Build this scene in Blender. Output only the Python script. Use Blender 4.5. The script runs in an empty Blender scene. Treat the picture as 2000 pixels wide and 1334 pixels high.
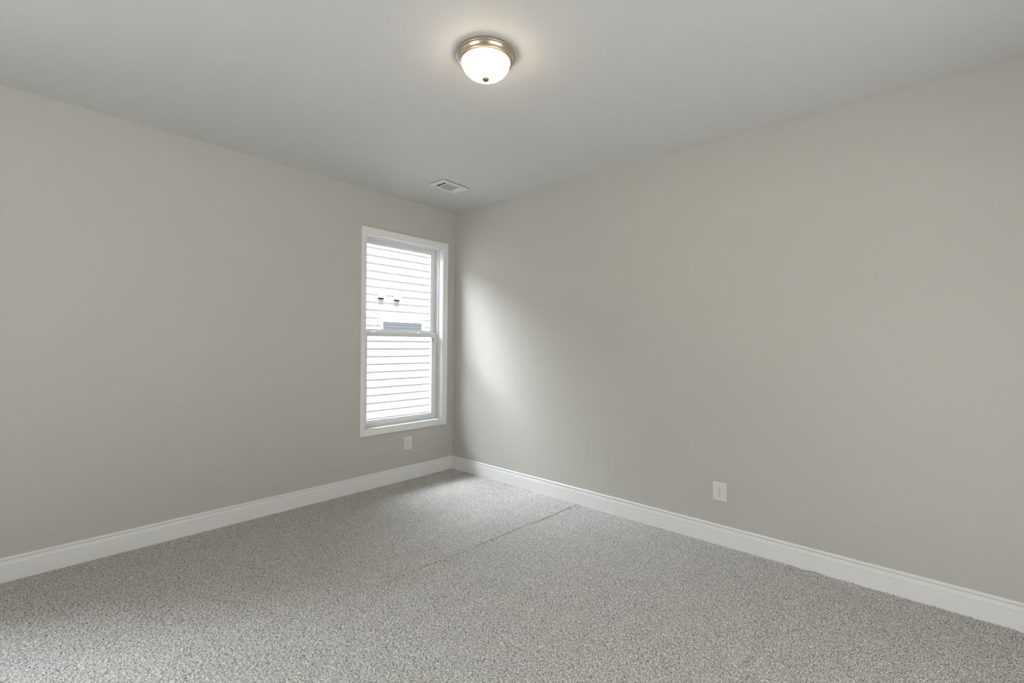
import bpy, bmesh, math, random
import numpy as np
from mathutils import Vector, Matrix

# ------------------------------------------------------------------ camera, sky, lights, exposure
S = bpy.context.scene
COL = S.collection
H = 2.74                                   # ceiling height
X0, Y0 = -4.79, -5.00                      # far ends of the room; the photographed corner is at the origin

cam_data = bpy.data.cameras.new('camera')
cam = bpy.data.objects.new('camera', cam_data)
COL.objects.link(cam)
cam_data.sensor_width = 36.0
cam_data.lens = 898.215 / 2000.0 * 36.0
cam_data.clip_start = 0.02
yaw, pitch, roll = math.radians(47.99388), math.radians(0.26183), math.radians(0.54086)
fwd = Vector((math.sin(yaw) * math.cos(pitch), math.cos(yaw) * math.cos(pitch), math.sin(pitch)))
rgt = Vector((math.cos(yaw), -math.sin(yaw), 0.0))
upv = rgt.cross(fwd)
r2 = rgt * math.cos(roll) + upv * math.sin(roll)
u2 = -rgt * math.sin(roll) + upv * math.cos(roll)
m = Matrix((r2, u2, -fwd)).transposed().to_4x4()
m.translation = Vector((-3.26070, -3.78193, 1.34274))
cam.matrix_world = m
S.camera = cam

SKY, LOBE = 0.18, 60.0                    # blue sky with an invented bright lobe that lights the wall and carpet inside
world = bpy.data.worlds.new('sky_with_added_lobe')
S.world = world
world.use_nodes = True
wn = world.node_tree
bg = wn.nodes['Background']
geo = wn.nodes.new('ShaderNodeTexCoord')
dot = wn.nodes.new('ShaderNodeVectorMath')
dot.operation = 'DOT_PRODUCT'
dot.inputs[1].default_value = Vector((-0.30, 0.60, 0.73)).normalized()
wn.links.new(geo.outputs['Generated'], dot.inputs[0])
mx0 = wn.nodes.new('ShaderNodeMath')
mx0.operation = 'MAXIMUM'
mx0.inputs[1].default_value = 0.0
wn.links.new(dot.outputs['Value'], mx0.inputs[0])
pw = wn.nodes.new('ShaderNodeMath')
pw.operation = 'POWER'
pw.inputs[1].default_value = 7.0
wn.links.new(mx0.outputs[0], pw.inputs[0])
ma = wn.nodes.new('ShaderNodeMath')
ma.operation = 'MULTIPLY_ADD'
ma.inputs[1].default_value = LOBE
ma.inputs[2].default_value = SKY
wn.links.new(pw.outputs[0], ma.inputs[0])
wn.links.new(ma.outputs[0], bg.inputs['Strength'])
bg.inputs['Color'].default_value = (0.87, 0.94, 1.0, 1)


def area(name, loc, direction, sx, sy, power, color, portal=False):
    d = bpy.data.lights.new(name, 'AREA')
    d.shape = 'RECTANGLE'
    d.size, d.size_y = sx, sy
    d.energy = power
    d.color = color
    o = bpy.data.objects.new(name, d)
    COL.objects.link(o)
    o.location = loc
    o.rotation_euler = Vector(direction).to_track_quat('-Z', 'Y').to_euler()
    if portal:
        d.cycles.is_portal = True
    return o


# sky portals at the two left-wall windows, then two added fill lamps out of view
area('window_portal', (-0.60, 0.165, 1.44), (0, -1, 0), 0.90, 1.80, 1.0, (1, 1, 1), portal=True)
area('side_window_portal', (-4.181, 0.165, 1.44), (0, -1, 0), 0.90, 1.80, 1.0, (1, 1, 1), portal=True)
area('added_back_fill', (-2.05, Y0 - 0.22, 1.06), (0, 1, 0), 2.20, 2.00, 36.0, (1.0, 0.975, 0.935))
area('added_side_fill', (X0 - 0.22, -2.20, 1.45), (1, 0, 0), 1.50, 1.70, 19.0, (1.0, 0.975, 0.935))

sun_d = bpy.data.lights.new('sun', 'SUN')
sun_d.energy = 21.0
sun_d.angle = math.radians(1.5)
sun_d.color = (0.96, 0.985, 1.0)
sun = bpy.data.objects.new('sun', sun_d)
COL.objects.link(sun)
sun.rotation_euler = Vector((0.08, 0.47, -0.87)).to_track_quat('-Z', 'Y').to_euler()

S.view_settings.view_transform = 'Standard'
S.view_settings.look = 'None'
S.view_settings.gamma = 1.0
S.view_settings.use_curve_mapping = False
S.view_settings.exposure = 0.16


# ------------------------------------------------------------------ materials
def new_mat(name):
    mt = bpy.data.materials.new(name)
    mt.use_nodes = True
    nt = mt.node_tree
    return mt, nt, nt.nodes['Principled BSDF']


def paint(name, color, rough=0.5, bump=0.0, scale=300.0, spec=0.3, metallic=0.0, var=0.0):
    mt, nt, b = new_mat(name)
    b.inputs['Base Color'].default_value = (*color, 1)
    b.inputs['Roughness'].default_value = rough
    b.inputs['Specular IOR Level'].default_value = spec
    b.inputs['Metallic'].default_value = metallic
    tc = nt.nodes.new('ShaderNodeTexCoord')
    n = nt.nodes.new('ShaderNodeTexNoise')
    n.inputs['Scale'].default_value = scale
    n.inputs['Detail'].default_value = 3
    nt.links.new(tc.outputs['Object'], n.inputs['Vector'])
    if bump:
        bp = nt.nodes.new('ShaderNodeBump')
        bp.inputs['Strength'].default_value = bump
        bp.inputs['Distance'].default_value = 0.001
        nt.links.new(n.outputs['Fac'], bp.inputs['Height'])
        nt.links.new(bp.outputs['Normal'], b.inputs['Normal'])
    if var:
        mx = nt.nodes.new('ShaderNodeMix')
        mx.data_type = 'RGBA'
        mx.inputs[6].default_value = (*[c * (1 - var) for c in color], 1)
        mx.inputs[7].default_value = (*[c * (1 + var) for c in color], 1)
        nt.links.new(n.outputs['Fac'], mx.inputs[0])
        nt.links.new(mx.outputs[2], b.inputs['Base Color'])
    return mt


M_WALL = paint('wall_paint', (0.52, 0.508, 0.467), 0.62, 0.10, 420, 0.25)
M_CEIL = paint('ceiling_paint', (0.63, 0.63, 0.625), 0.75, 0.12, 350, 0.2)
M_TRIM = paint('trim_paint', (0.79, 0.79, 0.78), 0.35, 0.03, 120, 0.4)
M_VINYL = paint('window_vinyl', (0.74, 0.75, 0.75), 0.35, 0.02, 150, 0.4)
M_PLASTIC = paint('outlet_plastic', (0.70, 0.70, 0.69), 0.35, 0.02, 200, 0.4)
M_SLOT = paint('outlet_slot', (0.06, 0.06, 0.055), 0.6, 0.02, 200)
M_VENT = paint('vent_enamel', (0.76, 0.76, 0.75), 0.4, 0.02, 200, 0.4)
M_DUCT = paint('duct_metal', (0.045, 0.045, 0.045), 0.6, 0.05, 60)
M_NICKEL = paint('brushed_nickel', (0.60, 0.50, 0.39), 0.30, 0.05, 500, 0.5, metallic=1.0, var=0.06)
M_FINIAL = paint('dark_nickel', (0.17, 0.125, 0.08), 0.45, 0.03, 400, 0.4, metallic=0.2)
M_SCREW = paint('screw_metal', (0.6, 0.6, 0.58), 0.35, 0.02, 300, 0.5, metallic=0.6)
M_SIDING = paint('white_vinyl_siding', (0.78, 0.785, 0.79), 0.55, 0.05, 80, 0.3)
M_HTRIM = paint('white_house_trim', (0.82, 0.82, 0.82), 0.5, 0.03, 80)
M_ROOF = paint('roof_shingle', (0.10, 0.10, 0.105), 0.85, 0.4, 60, 0.2, var=0.25)
M_GROUND = paint('brown_mulch', (0.15, 0.14, 0.13), 0.9, 0.5, 40, 0.1, var=0.3)
M_OUTER = paint('dark_outer_face', (0.07, 0.055, 0.048), 0.9, 0.4, 40, 0.1, var=0.3)
M_BOUNCE = paint('bounce_grey', (0.15, 0.15, 0.145), 0.9, 0.4, 60, 0.1, var=0.2)
M_EXT = paint('outer_wall_siding', (0.62, 0.62, 0.61), 0.6, 0.05, 60)
M_HOLE = paint('vent_hood_inside', (0.05, 0.05, 0.05), 0.8, 0.02, 80)


def carpet_material():
    mt, nt, b = new_mat('cut_pile_carpet')
    b.inputs['Roughness'].default_value = 0.95
    b.inputs['Specular IOR Level'].default_value = 0.05
    b.inputs['Sheen Weight'].default_value = 0.15
    b.inputs['Sheen Roughness'].default_value = 0.6
    tc = nt.nodes.new('ShaderNodeTexCoord')
    n1 = nt.nodes.new('ShaderNodeTexNoise')          # flecked yarn
    n1.inputs['Scale'].default_value = 180
    n1.inputs['Detail'].default_value = 2
    n1.inputs['Roughness'].default_value = 0.6
    nt.links.new(tc.outputs['Object'], n1.inputs['Vector'])
    cr = nt.nodes.new('ShaderNodeValToRGB')
    el = cr.color_ramp.elements
    el[0].position, el[0].color = 0.36, (0.105, 0.100, 0.090, 1)
    el[1].position, el[1].color = 0.64, (0.80, 0.790, 0.758, 1)
    e = el.new(0.46)
    e.color = (0.44, 0.430, 0.402, 1)
    e = el.new(0.56)
    e.color = (0.57, 0.558, 0.528, 1)
    nt.links.new(n1.outputs['Fac'], cr.inputs['Fac'])
    n2 = nt.nodes.new('ShaderNodeTexNoise')          # slow yarn-lot variation
    n2.inputs['Scale'].default_value = 9
    n2.inputs['Detail'].default_value = 3
    nt.links.new(tc.outputs['Object'], n2.inputs['Vector'])
    mr = nt.nodes.new('ShaderNodeMapRange')
    mr.inputs['To Min'].default_value = 0.93
    mr.inputs['To Max'].default_value = 1.07
    nt.links.new(n2.outputs['Fac'], mr.inputs['Value'])
    mul = nt.nodes.new('ShaderNodeMix')
    mul.data_type = 'RGBA'
    mul.blend_type = 'MULTIPLY'
    mul.inputs[0].default_value = 1.0
    nt.links.new(cr.outputs['Color'], mul.inputs[6])
    nt.links.new(mr.outputs['Result'], mul.inputs[7])
    nt.links.new(mul.outputs[2], b.inputs['Base Color'])
    n3 = nt.nodes.new('ShaderNodeTexNoise')
    n3.inputs['Scale'].default_value = 420
    nt.links.new(tc.outputs['Object'], n3.inputs['Vector'])
    bp = nt.nodes.new('ShaderNodeBump')
    bp.inputs['Strength'].default_value = 0.5
    bp.inputs['Distance'].default_value = 0.002
    nt.links.new(n3.outputs['Fac'], bp.inputs['Height'])
    nt.links.new(bp.outputs['Normal'], b.inputs['Normal'])
    return mt


def glass_material(name, tint=(0.90, 0.903, 0.905), gloss=0.06):
    mt = bpy.data.materials.new(name)
    mt.use_nodes = True
    nt = mt.node_tree
    nt.nodes.clear()
    out = nt.nodes.new('ShaderNodeOutputMaterial')
    tr = nt.nodes.new('ShaderNodeBsdfTransparent')
    tr.inputs['Color'].default_value = (*tint, 1)
    gl = nt.nodes.new('ShaderNodeBsdfGlossy')
    gl.inputs['Roughness'].default_value = 0.02
    fr = nt.nodes.new('ShaderNodeLayerWeight')
    fr.inputs['Blend'].default_value = 0.12
    mx = nt.nodes.new('ShaderNodeMixShader')
    nt.links.new(fr.outputs['Fresnel'], mx.inputs['Fac'])
    nt.links.new(tr.outputs[0], mx.inputs[1])
    nt.links.new(gl.outputs[0], mx.inputs[2])
    nt.links.new(mx.outputs[0], out.inputs['Surface'])
    return mt


def screen_material():
    mt = bpy.data.materials.new('insect_screen_mesh')
    mt.use_nodes = True
    nt = mt.node_tree
    nt.nodes.clear()
    out = nt.nodes.new('ShaderNodeOutputMaterial')
    tr = nt.nodes.new('ShaderNodeBsdfTransparent')
    df = nt.nodes.new('ShaderNodeBsdfDiffuse')
    df.inputs['Color'].default_value = (0.25, 0.25, 0.25, 1)
    mx = nt.nodes.new('ShaderNodeMixShader')
    mx.inputs['Fac'].default_value = 0.13
    nt.links.new(tr.outputs[0], mx.inputs[1])
    nt.links.new(df.outputs[0], mx.inputs[2])
    nt.links.new(mx.outputs[0], out.inputs['Surface'])
    return mt


def lamp_glass_material():
    mt, nt, b = new_mat('lit_alabaster_glass')
    b.inputs['Base Color'].default_value = (0.9, 0.87, 0.8, 1)
    b.inputs['Roughness'].default_value = 0.3
    tc = nt.nodes.new('ShaderNodeTexCoord')
    n = nt.nodes.new('ShaderNodeTexNoise')           # alabaster veins
    n.inputs['Scale'].default_value = 7
    n.inputs['Detail'].default_value = 2
    n.inputs['Distortion'].default_value = 1.6
    nt.links.new(tc.outputs['Object'], n.inputs['Vector'])
    cr = nt.nodes.new('ShaderNodeMapRange')
    cr.inputs['From Min'].default_value = 0.30
    cr.inputs['From Max'].default_value = 0.50
    cr.inputs['To Min'].default_value = 0.55
    cr.inputs['To Max'].default_value = 1.0
    nt.links.new(n.outputs['Fac'], cr.inputs['Value'])
    mul = nt.nodes.new('ShaderNodeMath')
    mul.operation = 'MULTIPLY'
    mul.inputs[1].default_value = LAMP
    nt.links.new(cr.outputs['Result'], mul.inputs[0])
    b.inputs['Emission Color'].default_value = (1.0, 0.80, 0.58, 1)
    nt.links.new(mul.outputs[0], b.inputs['Emission Strength'])
    return mt


def blind_pane_material():
    mt, nt, b = new_mat('dark_pane_with_blinds')
    tc = nt.nodes.new('ShaderNodeTexCoord')
    sx = nt.nodes.new('ShaderNodeSeparateXYZ')
    nt.links.new(tc.outputs['Object'], sx.inputs[0])
    w = nt.nodes.new('ShaderNodeMath')
    w.operation = 'MULTIPLY'
    w.inputs[1].default_value = 2 * math.pi / 0.05
    nt.links.new(sx.outputs['Z'], w.inputs[0])
    sn = nt.nodes.new('ShaderNodeMath')
    sn.operation = 'SINE'
    nt.links.new(w.outputs[0], sn.inputs[0])
    mr = nt.nodes.new('ShaderNodeMapRange')
    mr.inputs['From Min'].default_value = -1
    mr.inputs['From Max'].default_value = 1
    mr.inputs['To Min'].default_value = 0.0
    mr.inputs['To Max'].default_value = 1.0
    nt.links.new(sn.outputs[0], mr.inputs['Value'])
    mx = nt.nodes.new('ShaderNodeMix')
    mx.data_type = 'RGBA'
    mx.inputs[6].default_value = (0.10, 0.108, 0.113, 1)
    mx.inputs[7].default_value = (0.15, 0.16, 0.166, 1)
    nt.links.new(mr.outputs['Result'], mx.inputs[0])
    nt.links.new(mx.outputs[2], b.inputs['Base Color'])
    b.inputs['Roughness'].default_value = 0.08
    b.inputs['Specular IOR Level'].default_value = 0.3
    return mt


LAMP = 17.0
M_CARPET = carpet_material()
M_GLASS = glass_material('window_glass')
M_SCREEN = screen_material()
M_LAMP = lamp_glass_material()
M_PANE = blind_pane_material()


# ------------------------------------------------------------------ helpers
def link_mesh(name, bm, mats, parent=None, smooth=False, loc=None):
    me = bpy.data.meshes.new(name)
    bmesh.ops.recalc_face_normals(bm, faces=bm.faces)
    bm.to_mesh(me)
    bm.free()
    for mt in (mats if isinstance(mats, (list, tuple)) else [mats]):
        me.materials.append(mt)
    if smooth:
        for p in me.polygons:
            p.use_smooth = True
    o = bpy.data.objects.new(name, me)
    COL.objects.link(o)
    if parent is not None:
        o.parent = parent
    if loc is not None:
        o.location = loc
    return o


def empty(name, loc=(0, 0, 0), rotz=0.0):
    o = bpy.data.objects.new(name, None)
    o.empty_display_size = 0.1
    COL.objects.link(o)
    o.location = loc
    o.rotation_euler = (0, 0, rotz)
    return o


def tag(o, label, cat, group=None, kind=None):
    o['label'] = label
    o['category'] = cat
    if group:
        o['group'] = group
    if kind:
        o['kind'] = kind
    return o


def structure(o, label=None):
    o['kind'] = 'structure'
    if label:
        o['label'] = label
    return o


def box(bm, a, b, mat=0, bevel=0.0):
    x0, y0, z0 = a
    x1, y1, z1 = b
    vs = [bm.verts.new(c) for c in ((x0, y0, z0), (x1, y0, z0), (x1, y1, z0), (x0, y1, z0),
                                    (x0, y0, z1), (x1, y0, z1), (x1, y1, z1), (x0, y1, z1))]
    fs = []
    for q in ((0, 3, 2, 1), (4, 5, 6, 7), (0, 1, 5, 4), (1, 2, 6, 5), (2, 3, 7, 6), (3, 0, 4, 7)):
        f = bm.faces.new([vs[i] for i in q])
        f.material_index = mat
        fs.append(f)
    if bevel:
        es = list({e for f in fs for e in f.edges})
        r = bmesh.ops.bevel(bm, geom=es, offset=bevel, segments=2, affect='EDGES', profile=0.6)
        for f in r['faces']:
            f.material_index = mat
    return fs


def rect_frame(bm, x0, x1, z0, z1, prof, mat=0):
    """Mitred picture frame around an opening in the XZ plane. prof: (inward offset from the outer edge, y)."""
    rings = []
    for u, y in prof:
        rings.append([bm.verts.new(c) for c in ((x0 + u, y, z0 + u), (x1 - u, y, z0 + u),
                                                (x1 - u, y, z1 - u), (x0 + u, y, z1 - u))])
    n = len(rings)
    for i in range(n):
        a, b = rings[i], rings[(i + 1) % n]
        for k in range(4):
            f = bm.faces.new((a[k], a[(k + 1) % 4], b[(k + 1) % 4], b[k]))
            f.material_index = mat


def wall_with_hole(bm, axis, lo, hi, t0, t1, holes):
    """Slab between lo..hi along 'axis' (0: x, 1: y), thickness t0..t1 on the other, optional hole (a0,a1,z0,z1)."""
    def b(a0, a1, z0, z1):
        if axis == 0:
            box(bm, (a0, t0, z0), (a1, t1, z1))
        else:
            box(bm, (t0, a0, z0), (t1, a1, z1))
    Z0, Z1 = -0.25, H
    at = lo
    for h0, h1, z0, z1 in sorted(holes):
        b(at, h0, Z0, Z1)
        b(h0, h1, Z0, z0)
        b(h0, h1, z1, Z1)
        at = h1
    b(at, hi, Z0, Z1)


def lathe(bm, prof, seg=64, mat=0, centre=(0, 0)):
    rings = []
    for r, z in prof:
        if r < 1e-6:
            rings.append([bm.verts.new((centre[0], centre[1], z))])
        else:
            rings.append([bm.verts.new((centre[0] + r * math.cos(2 * math.pi * k / seg),
                                        centre[1] + r * math.sin(2 * math.pi * k / seg), z)) for k in range(seg)])
    for a, b in zip(rings, rings[1:]):
        for k in range(seg):
            k2 = (k + 1) % seg
            if len(a) == 1 and len(b) == 1:
                continue
            if len(a) == 1:
                f = bm.faces.new((a[0], b[k], b[k2]))
            elif len(b) == 1:
                f = bm.faces.new((a[k], a[k2], b[0]))
            else:
                f = bm.faces.new((a[k], a[k2], b[k2], b[k]))
            f.material_index = mat
    return rings


# ------------------------------------------------------------------ the room
W = dict(x0=-1.049, x1=-0.157, z0=0.545, z1=2.334)       # rough opening of the window in view
W2 = dict(x0=-4.627, x1=-3.735, z0=0.545, z1=2.334)      # its twin at the other end of the same wall, outside the frame
W4 = dict(y0=-2.95, y1=-1.45, z0=0.60, z1=2.30)          # opening added in the near wall for the side fill lamp
W3 = dict(x0=-3.15, x1=-0.95, z0=0.06, z1=2.08)          # opening added behind the camera for the back fill lamp
T = 0.16

bm = bmesh.new()
wall_with_hole(bm, 0, X0 - T, T, 0.0, T, [(w['x0'], w['x1'], w['z0'], w['z1']) for w in (W, W2)])
for f in bm.faces:
    if f.calc_center_median().y > T - 1e-4:
        f.material_index = 1                               # unseen outer face, made dark to keep bounce off the neighbour
structure(link_mesh('wall_left', bm, [M_WALL, M_OUTER]), 'greige painted wall with the tall window')
bm = bmesh.new()
wall_with_hole(bm, 1, Y0 - T, 0.0, 0.0, T, [])
structure(link_mesh('wall_right', bm, M_WALL), 'plain greige painted wall with one outlet')
bm = bmesh.new()
wall_with_hole(bm, 1, Y0 - T, 0.0, X0 - T, X0, [(W4['y0'], W4['y1'], W4['z0'], W4['z1'])])
structure(link_mesh('wall_near', bm, M_WALL))
bm = bmesh.new()
wall_with_hole(bm, 0, X0, 0.0, Y0 - T, Y0, [(W3['x0'], W3['x1'], W3['z0'], W3['z1'])])
structure(link_mesh('wall_back', bm, M_WALL))
bm = bmesh.new()
box(bm, (X0 - T, Y0 - T, H), (T, T, H + 0.30))
structure(link_mesh('ceiling', bm, M_CEIL), 'flat pale grey ceiling')
bm = bmesh.new()
box(bm, (X0 - T, Y0 - 2.4, H + 0.04), (T, Y0 - T, H + 0.30))
structure(link_mesh('added_sun_shade', bm, M_ROOF))  # unseen slab added to keep the sun out of the back opening


def build_floor():
    """Cut-pile carpet: a fine field of tufts where the photograph sees it, a plain slab under and beyond."""
    rng = np.random.default_rng(7)
    step = 0.0042
    xs = np.arange(-3.45, -0.0135, step)
    ys = np.arange(-4.30, -0.0135, step)
    xs[-1], ys[-1] = -0.0135, -0.0135
    gx, gy = np.meshgrid(xs, ys, indexing='ij')
    nx, ny = gx.shape

    def blur(a, k):
        for _ in range(k):
            a = (a + np.roll(a, 1, 0) + np.roll(a, -1, 0) + np.roll(a, 1, 1) + np.roll(a, -1, 1)) / 5
        return a
    h = rng.normal(size=gx.shape)
    h1 = blur(rng.normal(size=gx.shape), 1)
    h1 /= h1.std()
    h2 = blur(rng.normal(size=gx.shape), 5)
    h2 /= h2.std()
    z = 0.0010 * np.clip(h, -2.2, 2.2) + 0.0013 * h1 + 0.0006 * h2
    # the join of two carpet widths, and a ridge left by the vacuum cleaner
    seam = -1.545 - (gx + 1.82) * (0.081 / 1.77)
    dseam = gy - seam + 0.004 * np.sin(gx * 9)
    fade = np.clip((gx + 2.3) / 0.9, 0, 1)
    z -= 0.0105 * fade * np.exp(-(dseam / 0.0062) ** 2)
    z += 0.0035 * fade * np.exp(-((dseam + 0.02) / 0.014) ** 2)
    d3 = gy + 3.26 + 0.006 * np.sin(gx * 7)
    z += 0.006 * np.exp(-((d3 + 0.03) / 0.03) ** 2) - 0.005 * np.exp(-((d3 - 0.02) / 0.02) ** 2)
    # tufts lean a little, and not the same way everywhere
    gxj = gx + rng.normal(size=gx.shape) * step * 0.28
    gyj = gy + rng.normal(size=gx.shape) * step * 0.28
    gxj[-1, :], gyj[:, -1] = -0.0135, -0.0135
    z *= np.clip(-gy / 0.05, 0.45, 1)
    co = np.stack([gxj, gyj, z], -1).reshape(-1, 3).astype(np.float32)
    idx = np.arange(nx * ny, dtype=np.int32).reshape(nx, ny)
    q = np.stack([idx[:-1, :-1], idx[1:, :-1], idx[1:, 1:], idx[:-1, 1:]], -1).reshape(-1, 4)
    # the slab under it and the plain remainder of the floor
    base = np.array([(X0, Y0, -0.25), (0, Y0, -0.25), (0, 0, -0.25), (X0, 0, -0.25),
                     (X0, Y0, -0.014), (0, Y0, -0.014), (0, 0, -0.014), (X0, 0, -0.014),
                     (X0, Y0, 0), (-0.0135, Y0, 0), (-0.0135, ys[0], 0), (X0, ys[0], 0),
                     (xs[0], ys[0], 0), (xs[0], -0.0135, 0), (X0, -0.0135, 0)], dtype=np.float32)
    n0 = len(co)
    co = np.concatenate([co, base])
    extra = np.array([(0, 3, 2, 1), (4, 5, 6, 7), (0, 1, 5, 4), (1, 2, 6, 5), (2, 3, 7, 6), (3, 0, 4, 7),
                      (8, 9, 10, 11), (11, 12, 13, 14)], dtype=np.int32) + n0
    q = np.concatenate([q.astype(np.int32), extra])
    me = bpy.data.meshes.new('floor')
    me.vertices.add(len(co))
    me.vertices.foreach_set('co', co.ravel())
    me.loops.add(q.size)
    me.loops.foreach_set('vertex_index', q.ravel())
    me.polygons.add(len(q))
    me.polygons.foreach_set('loop_start', np.arange(0, q.size, 4, dtype=np.int32))
    sm = np.ones(len(q), dtype=bool)
    sm[-8:] = False
    me.polygons.foreach_set('use_smooth', sm)
    me.update(calc_edges=True)
    me.validate()
    me.materials.append(M_CARPET)
    o = bpy.data.objects.new('floor', me)
    COL.objects.link(o)
    return o


structure(build_floor(), 'grey flecked cut-pile carpet')

# baseboards: (distance from wall, height) profile, mitred in the corners
BB = [(0.0, -0.011), (0.0140, -0.011), (0.0140, 0.0890), (0.0134, 0.0900), (0.0105, 0.0905), (0.0105, 0.0925),
      (0.0130, 0.0932), (0.0128, 0.0960), (0.0116, 0.1030), (0.0104, 0.1100), (0.0092, 0.1165), (0.0030, 0.1172), (0.0030, 0.1203),
      (0.0092, 0.1210), (0.0096, 0.1240), (0.0090, 0.1285), (0.0068, 0.1323), (0.0038, 0.1343), (0.0, 0.1345)]


def baseboard(name, side, label=None):
    bm = bmesh.new()
    a, b = [], []
    for d, z in BB:
        if side == 'left':
            p, q = (X0 + d, -d, z), (-d, -d, z)
        elif side == 'right':
            p, q = (-d, Y0 + d, z), (-d, -d, z)
        elif side == 'near':
            p, q = (X0 + d, Y0 + d, z), (X0 + d, -d, z)
        else:
            p, q = (X0 + d, Y0 + d, z), (-d, Y0 + d, z)
        a.append(bm.verts.new(p))
        b.append(bm.verts.new(q))
    n = len(a)
    for i in range(n):
        bm.faces.new((a[i], a[(i + 1) % n], b[(i + 1) % n], b[i]))
    structure(link_mesh(name, bm, M_TRIM), label)


baseboard('baseboard_left', 'left', 'white moulded baseboard along the window wall')
baseboard('baseboard_right', 'right', 'white moulded baseboard along the plain wall')
baseboard('baseboard_near', 'near')
baseboard('baseboard_back', 'back')


# ------------------------------------------------------------------ window in view: double-hung, white vinyl, cased in wood
def sash(bm, x0, x1, z0, z1, y0, y1, stile, top, bottom, bead=0.014):
    """A glazed sash: two stiles, two rails, and the sloping glazing bead."""
    g0, g1, h0, h1 = x0 + stile, x1 - stile, z0 + bottom, z1 - top
    ym = (y0 + y1) / 2
    outer = [(x0, z0), (x1, z0), (x1, z1), (x0, z1)]
    inner = [(g0, h0), (g1, h0), (g1, h1), (g0, h1)]
    bead_r = [(g0 + bead, h0 + bead), (g1 - bead, h0 + bead), (g1 - bead, h1 - bead), (g0 + bead, h1 - bead)]
    rings = [[(x, y1, z) for x, z in outer], [(x, y0 + 0.003, z) for x, z in outer],
             [(x + (0.003 if i in (0, 3) else -0.003), y0, z + (0.003 if i < 2 else -0.003)) for i, (x, z) in enumerate(outer)],
             [(x, y0, z) for x, z in inner],
             [(x + (0.002 if i in (0, 3) else -0.002), y0 + 0.006, z + (0.002 if i < 2 else -0.002)) for i, (x, z) in enumerate(inner)],
             [(x, ym - 0.002, z) for x, z in bead_r], [(x, ym + 0.004, z) for x, z in bead_r],
             [(x, y1, z) for x, z in inner]]
    vr = [[bm.verts.new(c) for c in r] for r in rings]
    for i in range(len(vr)):
        a, b = vr[i], vr[(i + 1) % len(vr)]
        for k in range(4):
            bm.faces.new((a[k], a[(k + 1) % 4], b[(k + 1) % 4], b[k]))
    return (g0 + bead, g1 - bead, h0 + bead, h1 - bead, ym + 0.001)


def build_window(name, dx, label):
    root = structure(empty(name, (dx, 0, 0)), label)
    x0, x1, z0, z1 = W['x0'], W['x1'], W['z0'], W['z1']
    # casing
    bm = bmesh.new()
    prof = [(0.0, 0.0), (0.0, -0.0175), (0.003, -0.019), (0.019, -0.0185), (0.021, -0.0165), (0.034, -0.0155),
            (0.037, -0.012), (0.050, -0.0095), (0.054, -0.007), (0.0555, 0.0)]
    rect_frame(bm, x0 - 0.053, x1 + 0.0555, z0 - 0.0565, z1 + 0.0565, prof)
    link_mesh('casing', bm, M_TRIM, root)
    # wooden jamb lining from the casing to the vinyl frame
    bm = bmesh.new()
    rect_frame(bm, x0, x1, z0, z1, [(0.0, -0.004), (0.0025, -0.004), (0.0025, 0.060), (0.0, 0.060)])
    link_mesh('jamb', bm, M_TRIM, root)
    # vinyl frame with its two tracks
    bm = bmesh.new()
    rect_frame(bm, x0, x1, z0, z1, [(0.0, 0.060), (0.011, 0.060), (0.012, 0.062), (0.012, 0.070), (0.008, 0.072),
                                    (0.008, 0.106), (0.015, 0.107), (0.015, 0.112), (0.010, 0.113), (0.010, 0.150),
                                    (0.030, 0.152), (0.030, 0.162), (0.0, 0.162)])
    link_mesh('window_frame', bm, M_VINYL, root)
    # lower sash on the inner track
    bm = bmesh.new()
    g = sash(bm, x0 + 0.009, x1 - 0.009, z0 + 0.009, 1.438, 0.074, 0.104, 0.047, 0.024, 0.040)
    ls = link_mesh('lower_sash', bm, M_VINYL, root)
    bm = bmesh.new()
    box(bm, (g[0] - 0.004, g[4] - 0.001, g[2] - 0.004), (g[1] + 0.004, g[4] + 0.001, g[3] + 0.004))
    link_mesh('pane', bm, M_GLASS, ls)
    # upper sash on the outer track
    bm = bmesh.new()
    g = sash(bm, x0 + 0.011, x1 - 0.011, 1.415, z1 - 0.011, 0.115, 0.145, 0.036, 0.036, 0.040)
    us = link_mesh('upper_sash', bm, M_VINYL, root)
    bm = bmesh.new()
    box(bm, (g[0] - 0.004, g[4] - 0.001, g[2] - 0.004), (g[1] + 0.004, g[4] + 0.001, g[3] + 0.004))
    link_mesh('pane', bm, M_GLASS, us)
    # screen outside the lower half
    bm = bmesh.new()
    box(bm, (x0 + 0.022, 0.1555, z0 + 0.022), (x1 - 0.022, 0.1560, 1.43))
    link_mesh('insect_screen', bm, M_SCREEN, root)
    # two sash locks on the meeting rail
    for lx in (-0.890, -0.375):
        bm = bmesh.new()
        box(bm, (lx - 0.028, 0.078, 1.438), (lx + 0.028, 0.100, 1.444), bevel=0.0015)
        lathe(bm, [(0.0, 1.455), (0.009, 1.455), (0.010, 1.453), (0.010, 1.444), (0.0, 1.444)], 20, centre=(lx, 0.089))
        box(bm, (lx - 0.004, 0.070, 1.446), (lx + 0.024, 0.080, 1.453), bevel=0.0015)
        link_mesh('sash_lock', bm, M_VINYL, ls)
    for lx in (x0 + 0.035, x1 - 0.035):
        bm = bmesh.new()
        box(bm, (lx - 0.020, 0.078, 1.438), (lx + 0.020, 0.098, 1.443), bevel=0.0015)
        box(bm, (lx - 0.006, 0.082, 1.443), (lx + 0.006, 0.094, 1.447), bevel=0.001)
        link_mesh('tilt_latch', bm, M_VINYL, ls)
    # dark slot of the balance in the right stile
    bm = bmesh.new()
    box(bm, (-0.2215, 0.0735, 1.362), (-0.2165, 0.078, 1.395))
    link_mesh('balance_slot', bm, M_SLOT, ls)
    return root


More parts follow.
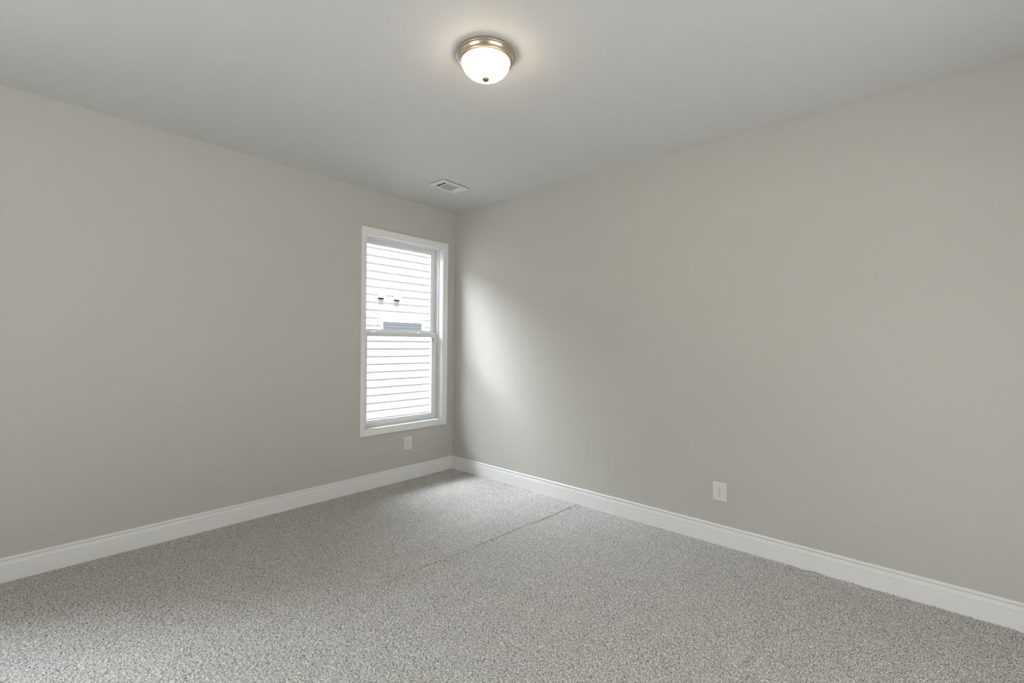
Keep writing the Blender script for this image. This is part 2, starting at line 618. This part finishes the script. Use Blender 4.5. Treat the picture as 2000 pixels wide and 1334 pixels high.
build_window('window_1', 0.0, 'tall white double-hung window beside the room corner')
build_window('window_2', W2['x0'] - W['x0'], None)


def added_opening(name, axis, a0, a1, z0, z1, pos, sgn):
    """Unseen openings invented for the two fill lamps: cased opening, frame and one mullion. Built in XZ, then turned onto its wall."""
    root = structure(empty(name))
    for nm, fn in (('casing', lambda b: rect_frame(b, a0 - 0.055, a1 + 0.055, z0 - 0.055, z1 + 0.055,
                                                   [(0, 0), (0, -0.018), (0.03, -0.017), (0.055, -0.009), (0.055, 0)])),
                   ('jamb', lambda b: rect_frame(b, a0, a1, z0, z1, [(0, 0), (0.003, 0), (0.003, 0.06), (0, 0.06)])),
                   ('window_frame', lambda b: (rect_frame(b, a0, a1, z0, z1, [(0, 0.06), (0.045, 0.06), (0.045, 0.14), (0, 0.14)]),
                                               box(b, ((a0 + a1) / 2 - 0.03, 0.07, z0 + 0.045), ((a0 + a1) / 2 + 0.03, 0.13, z1 - 0.045)),
                                               box(b, (a0 + 0.045, 0.08, 1.42), ((a0 + a1) / 2 - 0.03, 0.12, 1.47)),
                                               box(b, ((a0 + a1) / 2 + 0.03, 0.08, 1.42), (a1 - 0.045, 0.12, 1.47))))):
        bm = bmesh.new()
        fn(bm)
        for v in bm.verts:
            x, y, z = v.co
            v.co = (x, pos - y, z) if axis == 0 else (pos - y, x, z)
        link_mesh(nm, bm, M_TRIM if nm != 'window_frame' else M_VINYL, root)


added_opening('added_side_opening', 1, W4['y0'], W4['y1'], W4['z0'], W4['z1'], X0, -1)
added_opening('added_back_opening', 0, W3['x0'], W3['x1'], W3['z0'], W3['z1'], Y0, -1)


# ------------------------------------------------------------------ ceiling lamp
def build_lamp():
    c = (-1.707, -2.196)
    root = tag(empty('ceiling_lamp', (c[0], c[1], H)),
               'lit flush-mount ceiling lamp with brushed nickel rim and white glass bowl', 'ceiling lamp')
    bm = bmesh.new()
    lathe(bm, [(0.0, 0.0), (0.1330, 0.0), (0.1385, -0.004), (0.1408, -0.009), (0.1417, -0.014), (0.1412, -0.017), (0.1390, -0.0185),
               (0.1372, -0.0180), (0.1350, -0.0215), (0.1310, -0.029), (0.1278, -0.0345), (0.1288, -0.0370), (0.1282, -0.0400),
               (0.1255, -0.0420), (0.1235, -0.0415), (0.1215, -0.0440), (0.1170, -0.0455), (0.1155, -0.0440), (0.1155, -0.018),
               (0.0, -0.018)], 96)
    link_mesh('rim', bm, M_NICKEL, root, smooth=True)
    bm = bmesh.new()
    pr = [(0.1140, -0.040)]
    for k in range(0, 19):
        t = k / 18 * math.pi / 2
        pr.append((0.1148 * math.cos(t) ** 0.9 if k < 18 else 0.0, -0.044 - 0.073 * math.sin(t)))
    lathe(bm, pr, 96)
    link_mesh('glass_bowl', bm, M_LAMP, root, smooth=True)
    bm = bmesh.new()
    lathe(bm, [(0.0, -0.1150), (0.0140, -0.1152), (0.0166, -0.1175), (0.0172, -0.1205), (0.0166, -0.1240), (0.0148, -0.1270),
               (0.0120, -0.1296), (0.0085, -0.1318), (0.0050, -0.1332), (0.0, -0.1338)], 40)
    link_mesh('finial', bm, M_FINIAL, root, smooth=True)


build_lamp()


# ------------------------------------------------------------------ ceiling air register
def build_register():
    cx, cy = -0.603, -0.617
    root = tag(empty('ceiling_vent', (cx, cy, H)), 'white rectangular air vent in the ceiling near the room corner', 'vent')
    hx, hy = 0.153, 0.102
    ox0, ox1, oy0, oy1 = -0.112, 0.112, -0.062, 0.070
    bm = bmesh.new()                                             # stamped face frame: bevelled rim, flat face, opening
    outer = [(-hx, -hy), (hx, -hy), (hx, hy), (-hx, hy)]
    inn = [(ox0, oy0), (ox1, oy0), (ox1, oy1), (ox0, oy1)]
    def shrink(r, d):
        return [(x - math.copysign(d, x), y - math.copysign(d, y)) for x, y in r]
    neck = shrink(outer, 0.026)                                   # the flange stands a little off the ceiling
    rings = [[(x, y, 0.0) for x, y in neck], [(x, y, -0.0065) for x, y in neck], [(x, y, -0.0065) for x, y in outer],
             [(x, y, -0.0078) for x, y in outer], [(x, y, -0.0085) for x, y in shrink(outer, 0.009)],
             [(x, y, -0.0085) for x, y in shrink(inn, -0.004)], [(x, y, -0.0110) for x, y in shrink(inn, -0.001)],
             [(x, y, -0.0110) for x, y in inn], [(x, y, 0.0) for x, y in inn]]
    vr = [[bm.verts.new(c) for c in r] for r in rings]
    for a, b in zip(vr, vr[1:]):
        for k in range(4):
            bm.faces.new((a[k], a[(k + 1) % 4], b[(k + 1) % 4], b[k]))
    # two bars that part the three banks of blades
    for bx in (-0.066, 0.074):
        box(bm, (bx - 0.003, oy0, -0.0095), (bx + 0.003, oy1, -0.001))
    link_mesh('face_frame', bm, M_VENT, root)
    bm = bmesh.new()
    box(bm, (ox0, oy0, -0.0012), (ox1, oy1, -0.0004))
    link_mesh('duct_opening', bm, M_DUCT, root, )

    def blade(a, b, tilt, along):
        """A thin tilted strip from a to b (offset across the blade), 'along' x or y."""
        bm = bmesh.new()
        w, t = 0.0086, 0.0008
        c, s = math.cos(tilt), math.sin(tilt)
        pts = [(-w / 2, -t / 2), (w / 2, -t / 2), (w / 2, t / 2), (-w / 2, t / 2)]
        pr = [(u * c - v * s, u * s + v * c) for u, v in pts]
        zc = -0.0055
        lo, hi, off = a
        va, vb = [], []
        for u, v in pr:
            if along == 'y':
                va.append(bm.verts.new((off + u, lo, zc + v)))
                vb.append(bm.verts.new((off + u, hi, zc + v)))
            else:
                va.append(bm.verts.new((lo, off + u, zc + v)))
                vb.append(bm.verts.new((hi, off + u, zc + v)))
        bm.faces.new(va)
        bm.faces.new(vb[::-1])
        for k in range(4):
            bm.faces.new((va[k], va[(k + 1) % 4], vb[(k + 1) % 4], vb[k]))
        link_mesh('blade', bm, M_VENT, root)
    for off in (-0.100, -0.077):
        blade((oy0, oy1, off), None, math.radians(38), 'y')
    n = 13
    for k in range(n):
        blade((-0.063, 0.071, oy0 + 0.006 + (oy1 - oy0 - 0.012) * k / (n - 1)), None, math.radians(68), 'x')
    for off in (0.0835, 0.0925, 0.1015):
        blade((oy0, oy1, off), None, math.radians(-28), 'y')
    bm = bmesh.new()                                             # lever that crosses the first bank
    box(bm, (ox0 + 0.001, -0.0145, -0.0088), (-0.069, -0.0105, -0.0070))
    link_mesh('damper_lever', bm, M_VENT, root)
    for sx in (-0.133, 0.133):
        bm = bmesh.new()
        lathe(bm, [(0.0, -0.0082), (0.003, -0.0080), (0.0042, -0.0065), (0.0, -0.0063)], 16, centre=(sx, 0.0))
        link_mesh('screw', bm, M_SCREW, root)


build_register()


# ------------------------------------------------------------------ wall outlets
def build_outlet(name, loc, rotz, label):
    """Built in XZ facing -y, then placed and turned."""
    root = tag(empty(name, loc, rotz), label, 'outlet', 'duplex wall outlets')
    w, h = 0.091, 0.125
    bm = bmesh.new()
    rings = []
    for ins, y in ((0.0, 0.0), (0.0, -0.0040), (0.0015, -0.0052), (0.0075, -0.0066), (0.0090, -0.0068)):
        rr = []
        a, b = w / 2 - ins, h / 2 - ins
        rad = 0.004
        for cx, cz, a0 in ((a - rad, b - rad, 0), (-a + rad, b - rad, 90), (-a + rad, -b + rad, 180), (a - rad, -b + rad, 270)):
            for k in range(5):
                t = math.radians(a0 + k * 22.5)
                rr.append(bm.verts.new((cx + rad * math.cos(t), y, cz + rad * math.sin(t))))
        rings.append(rr)
    n = len(rings[0])
    for p, q in zip(rings, rings[1:]):
        for k in range(n):
            bm.faces.new((p[k], p[(k + 1) % n], q[(k + 1) % n], q[k]))
    bm.faces.new(rings[-1])
    link_mesh('cover_plate', bm, M_PLASTIC, root)
    for s in (1, -1):
        cz = s * 0.0185
        bm = bmesh.new()                                         # rounded face with flat top and bottom
        pts = []
        for k in range(48):
            t = 2 * math.pi * k / 48
            pts.append((0.0172 * math.cos(t), max(-0.0143, min(0.0143, 0.0172 * math.sin(t)))))
        base = [bm.verts.new((x * 1.06, -0.0066, cz + z * 1.06)) for x, z in pts]
        groove = [bm.verts.new((x * 1.06, -0.0071, cz + z * 1.06)) for x, z in pts]
        face = [bm.verts.new((x * 0.97, -0.0088, cz + z * 0.97)) for x, z in pts]
        for p, q, mi in ((base, groove, 1), (groove, face, 0)):
            for k in range(48):
                f = bm.faces.new((p[k], p[(k + 1) % 48], q[(k + 1) % 48], q[k]))
                f.material_index = mi
        bm.faces.new(face)
        rc = link_mesh('receptacle', bm, [M_PLASTIC, M_SLOT], root)
        for sx, hh in ((-0.0064, 0.0082), (0.0064, 0.0068)):
            bm = bmesh.new()
            box(bm, (sx - 0.0013, -0.0092, cz + 0.0035 - hh / 2), (sx + 0.0013, -0.0086, cz + 0.0035 + hh / 2))
            link_mesh('slot', bm, M_SLOT, rc)
        bm = bmesh.new()
        vs = [bm.verts.new((0.0027 * math.cos(math.radians(a)), -0.0091, cz - 0.0075 + 0.0027 * math.sin(math.radians(a)))) for a in range(0, 360, 20)]
        vb = [bm.verts.new((v.co.x, -0.0086, v.co.z)) for v in vs]
        bm.faces.new(vs)
        for k in range(len(vs)):
            bm.faces.new((vs[k], vs[(k + 1) % len(vs)], vb[(k + 1) % len(vs)], vb[k]))
        link_mesh('ground_hole', bm, M_SLOT, rc)
    bm = bmesh.new()
    vs = [bm.verts.new((0.003 * math.cos(math.radians(a)), -0.0078, 0.003 * math.sin(math.radians(a)))) for a in range(0, 360, 20)]
    vb = [bm.verts.new((v.co.x, -0.0064, v.co.z)) for v in vs]
    bm.faces.new(vs)
    for k in range(len(vs)):
        bm.faces.new((vs[k], vs[(k + 1) % len(vs)], vb[(k + 1) % len(vs)], vb[k]))
    link_mesh('screw', bm, M_SCREW, root)


build_outlet('wall_outlet', (-0.5755, 0.0, 0.356), 0.0, 'white duplex outlet on the window wall, under the window')
build_outlet('wall_outlet', (0.0, -2.749, 0.355), -math.pi / 2, 'white duplex outlet low on the plain right wall')


# ------------------------------------------------------------------ the neighbouring house seen through the glass
def build_neighbour():
    Y = 3.0
    root = tag(empty('neighbor_house', (1.2, Y, -0.60)), 'white clapboard house seen outside through the window', 'house')
    r = Vector((1.2, Y, -0.60))
    reveal, z_ref = 0.12815, 1.6316
    xa, xb = -6.0, 7.0
    bm = bmesh.new()
    k0, k1 = -16, 13
    prof = []
    for k in range(k0, k1):
        zb = z_ref + k * reveal
        prof += [(Y - 0.0220, zb), (Y - 0.0220, zb + 0.004), (Y - 0.001, zb + reveal)]
    prof += [(Y + 0.12, z_ref + k1 * reveal), (Y + 0.12, z_ref + k0 * reveal)]
    a = [bm.verts.new((xa - r.x, y - r.y, z - r.z)) for y, z in prof]
    b = [bm.verts.new((xb - r.x, y - r.y, z - r.z)) for y, z in prof]
    n = len(a)
    for i in range(n):
        bm.faces.new((a[i], a[(i + 1) % n], b[(i + 1) % n], b[i]))
    bm.faces.new(a)
    bm.faces.new(b[::-1])
    link_mesh('siding', bm, M_SIDING, root)
    top = z_ref + k1 * reveal
    bm = bmesh.new()
    box(bm, (xa - r.x, -0.02, -0.02), (xb - r.x, 0.12, z_ref + k0 * reveal - r.z))
    link_mesh('foundation', bm, M_EXT, root)
    bm = bmesh.new()
    box(bm, (xa - 0.3 - r.x, -0.12, top - r.z), (xb + 0.3 - r.x, 0.12, top - r.z + 0.02))
    box(bm, (xa - 0.3 - r.x, -0.14, top - r.z - 0.02), (xb + 0.3 - r.x, -0.12, top - r.z + 0.16))
    link_mesh('eave', bm, M_HTRIM, root)
    bm = bmesh.new()
    pr = [(-0.16, top - r.z + 0.16), (4.0, top - r.z + 1.1), (4.0, top - r.z + 1.0), (-0.11, top - r.z + 0.04)]
    a = [bm.verts.new((xa - 0.3 - r.x, y, z)) for y, z in pr]
    b = [bm.verts.new((xb + 0.3 - r.x, y, z)) for y, z in pr]
    for i in range(4):
        bm.faces.new((a[i], a[(i + 1) % 4], b[(i + 1) % 4], b[i]))
    bm.faces.new(a)
    bm.faces.new(b[::-1])
    link_mesh('roof', bm, M_ROOF, root)
    # the short window
    wx0, wx1, wz0, wz1 = 1.009, 1.806, 1.556, 1.684
    bm = bmesh.new()
    prof = [(0.0, 0.0), (0.0, -0.032), (0.004, -0.034), (0.037, -0.034), (0.0395, -0.031), (0.042, -0.022), (0.042, 0.0)]
    rect_frame(bm, wx0 - 0.040 - r.x, wx1 + 0.040 - r.x, wz0 - 0.040 - r.z, wz1 + 0.040 - r.z, prof)
    fr = link_mesh('window', bm, M_HTRIM, root)
    bm = bmesh.new()
    box(bm, (wx0 - 0.001 - r.x, -0.0275, wz0 - 0.001 - r.z), (wx1 + 0.001 - r.x, -0.0255, wz1 + 0.001 - r.z))
    pn = link_mesh('pane', bm, M_PANE, fr)
    pn['label'] = 'dark grey pane with horizontal blinds'
    # two small exhaust hoods on the siding
    for hx, hz, lab in ((0.961, 2.175, 'white exhaust hood nearer the left edge of the window'),
                        (1.2715, 2.165, 'white exhaust hood nearer the middle of the window')):
        bm = bmesh.new()
        w, dep, hh = 0.052, 0.072, 0.090
        # sloping cowl, open underneath
        pts = [(-0.012, 0.0), (-0.044, -0.004), (-dep, -0.050), (-dep, -hh), (-0.012, -hh)]
        a = [bm.verts.new((hx - w - r.x, y, hz + z - r.z)) for y, z in pts]
        b = [bm.verts.new((hx + w - r.x, y, hz + z - r.z)) for y, z in pts]
        for i in (0, 1, 2, 4):
            bm.faces.new((a[i], a[(i + 1) % 5], b[(i + 1) % 5], b[i]))
        bm.faces.new(a)
        bm.faces.new(b[::-1])
        hd = link_mesh('exhaust_hood', bm, M_HTRIM, root)
        hd['label'] = lab
        bm = bmesh.new()
        box(bm, (hx - 0.046 - r.x, -0.052, hz - hh - 0.026 - r.z), (hx + 0.046 - r.x, -0.017, hz - hh - 0.001 - r.z))
        fl = link_mesh('flap', bm, M_HOLE, hd)
        bm = bmesh.new()
        box(bm, (hx - 0.044 - r.x, -0.0235, hz - hh - 0.045 - r.z), (hx + 0.044 - r.x, -0.0160, hz + 0.008 - r.z))
        link_mesh('mounting_plate', bm, M_HTRIM, hd)


build_neighbour()

bm = bmesh.new()
box(bm, (-30, -30, -0.75), (30, 30, -0.60))
structure(link_mesh('ground', bm, M_GROUND))
bm = bmesh.new()
box(bm, (-6.0, T, -0.62), (7.0, 2.98, -0.585))
structure(link_mesh('added_bounce_strip', bm, M_BOUNCE))  # unseen strip added to bounce sunlight up through the window
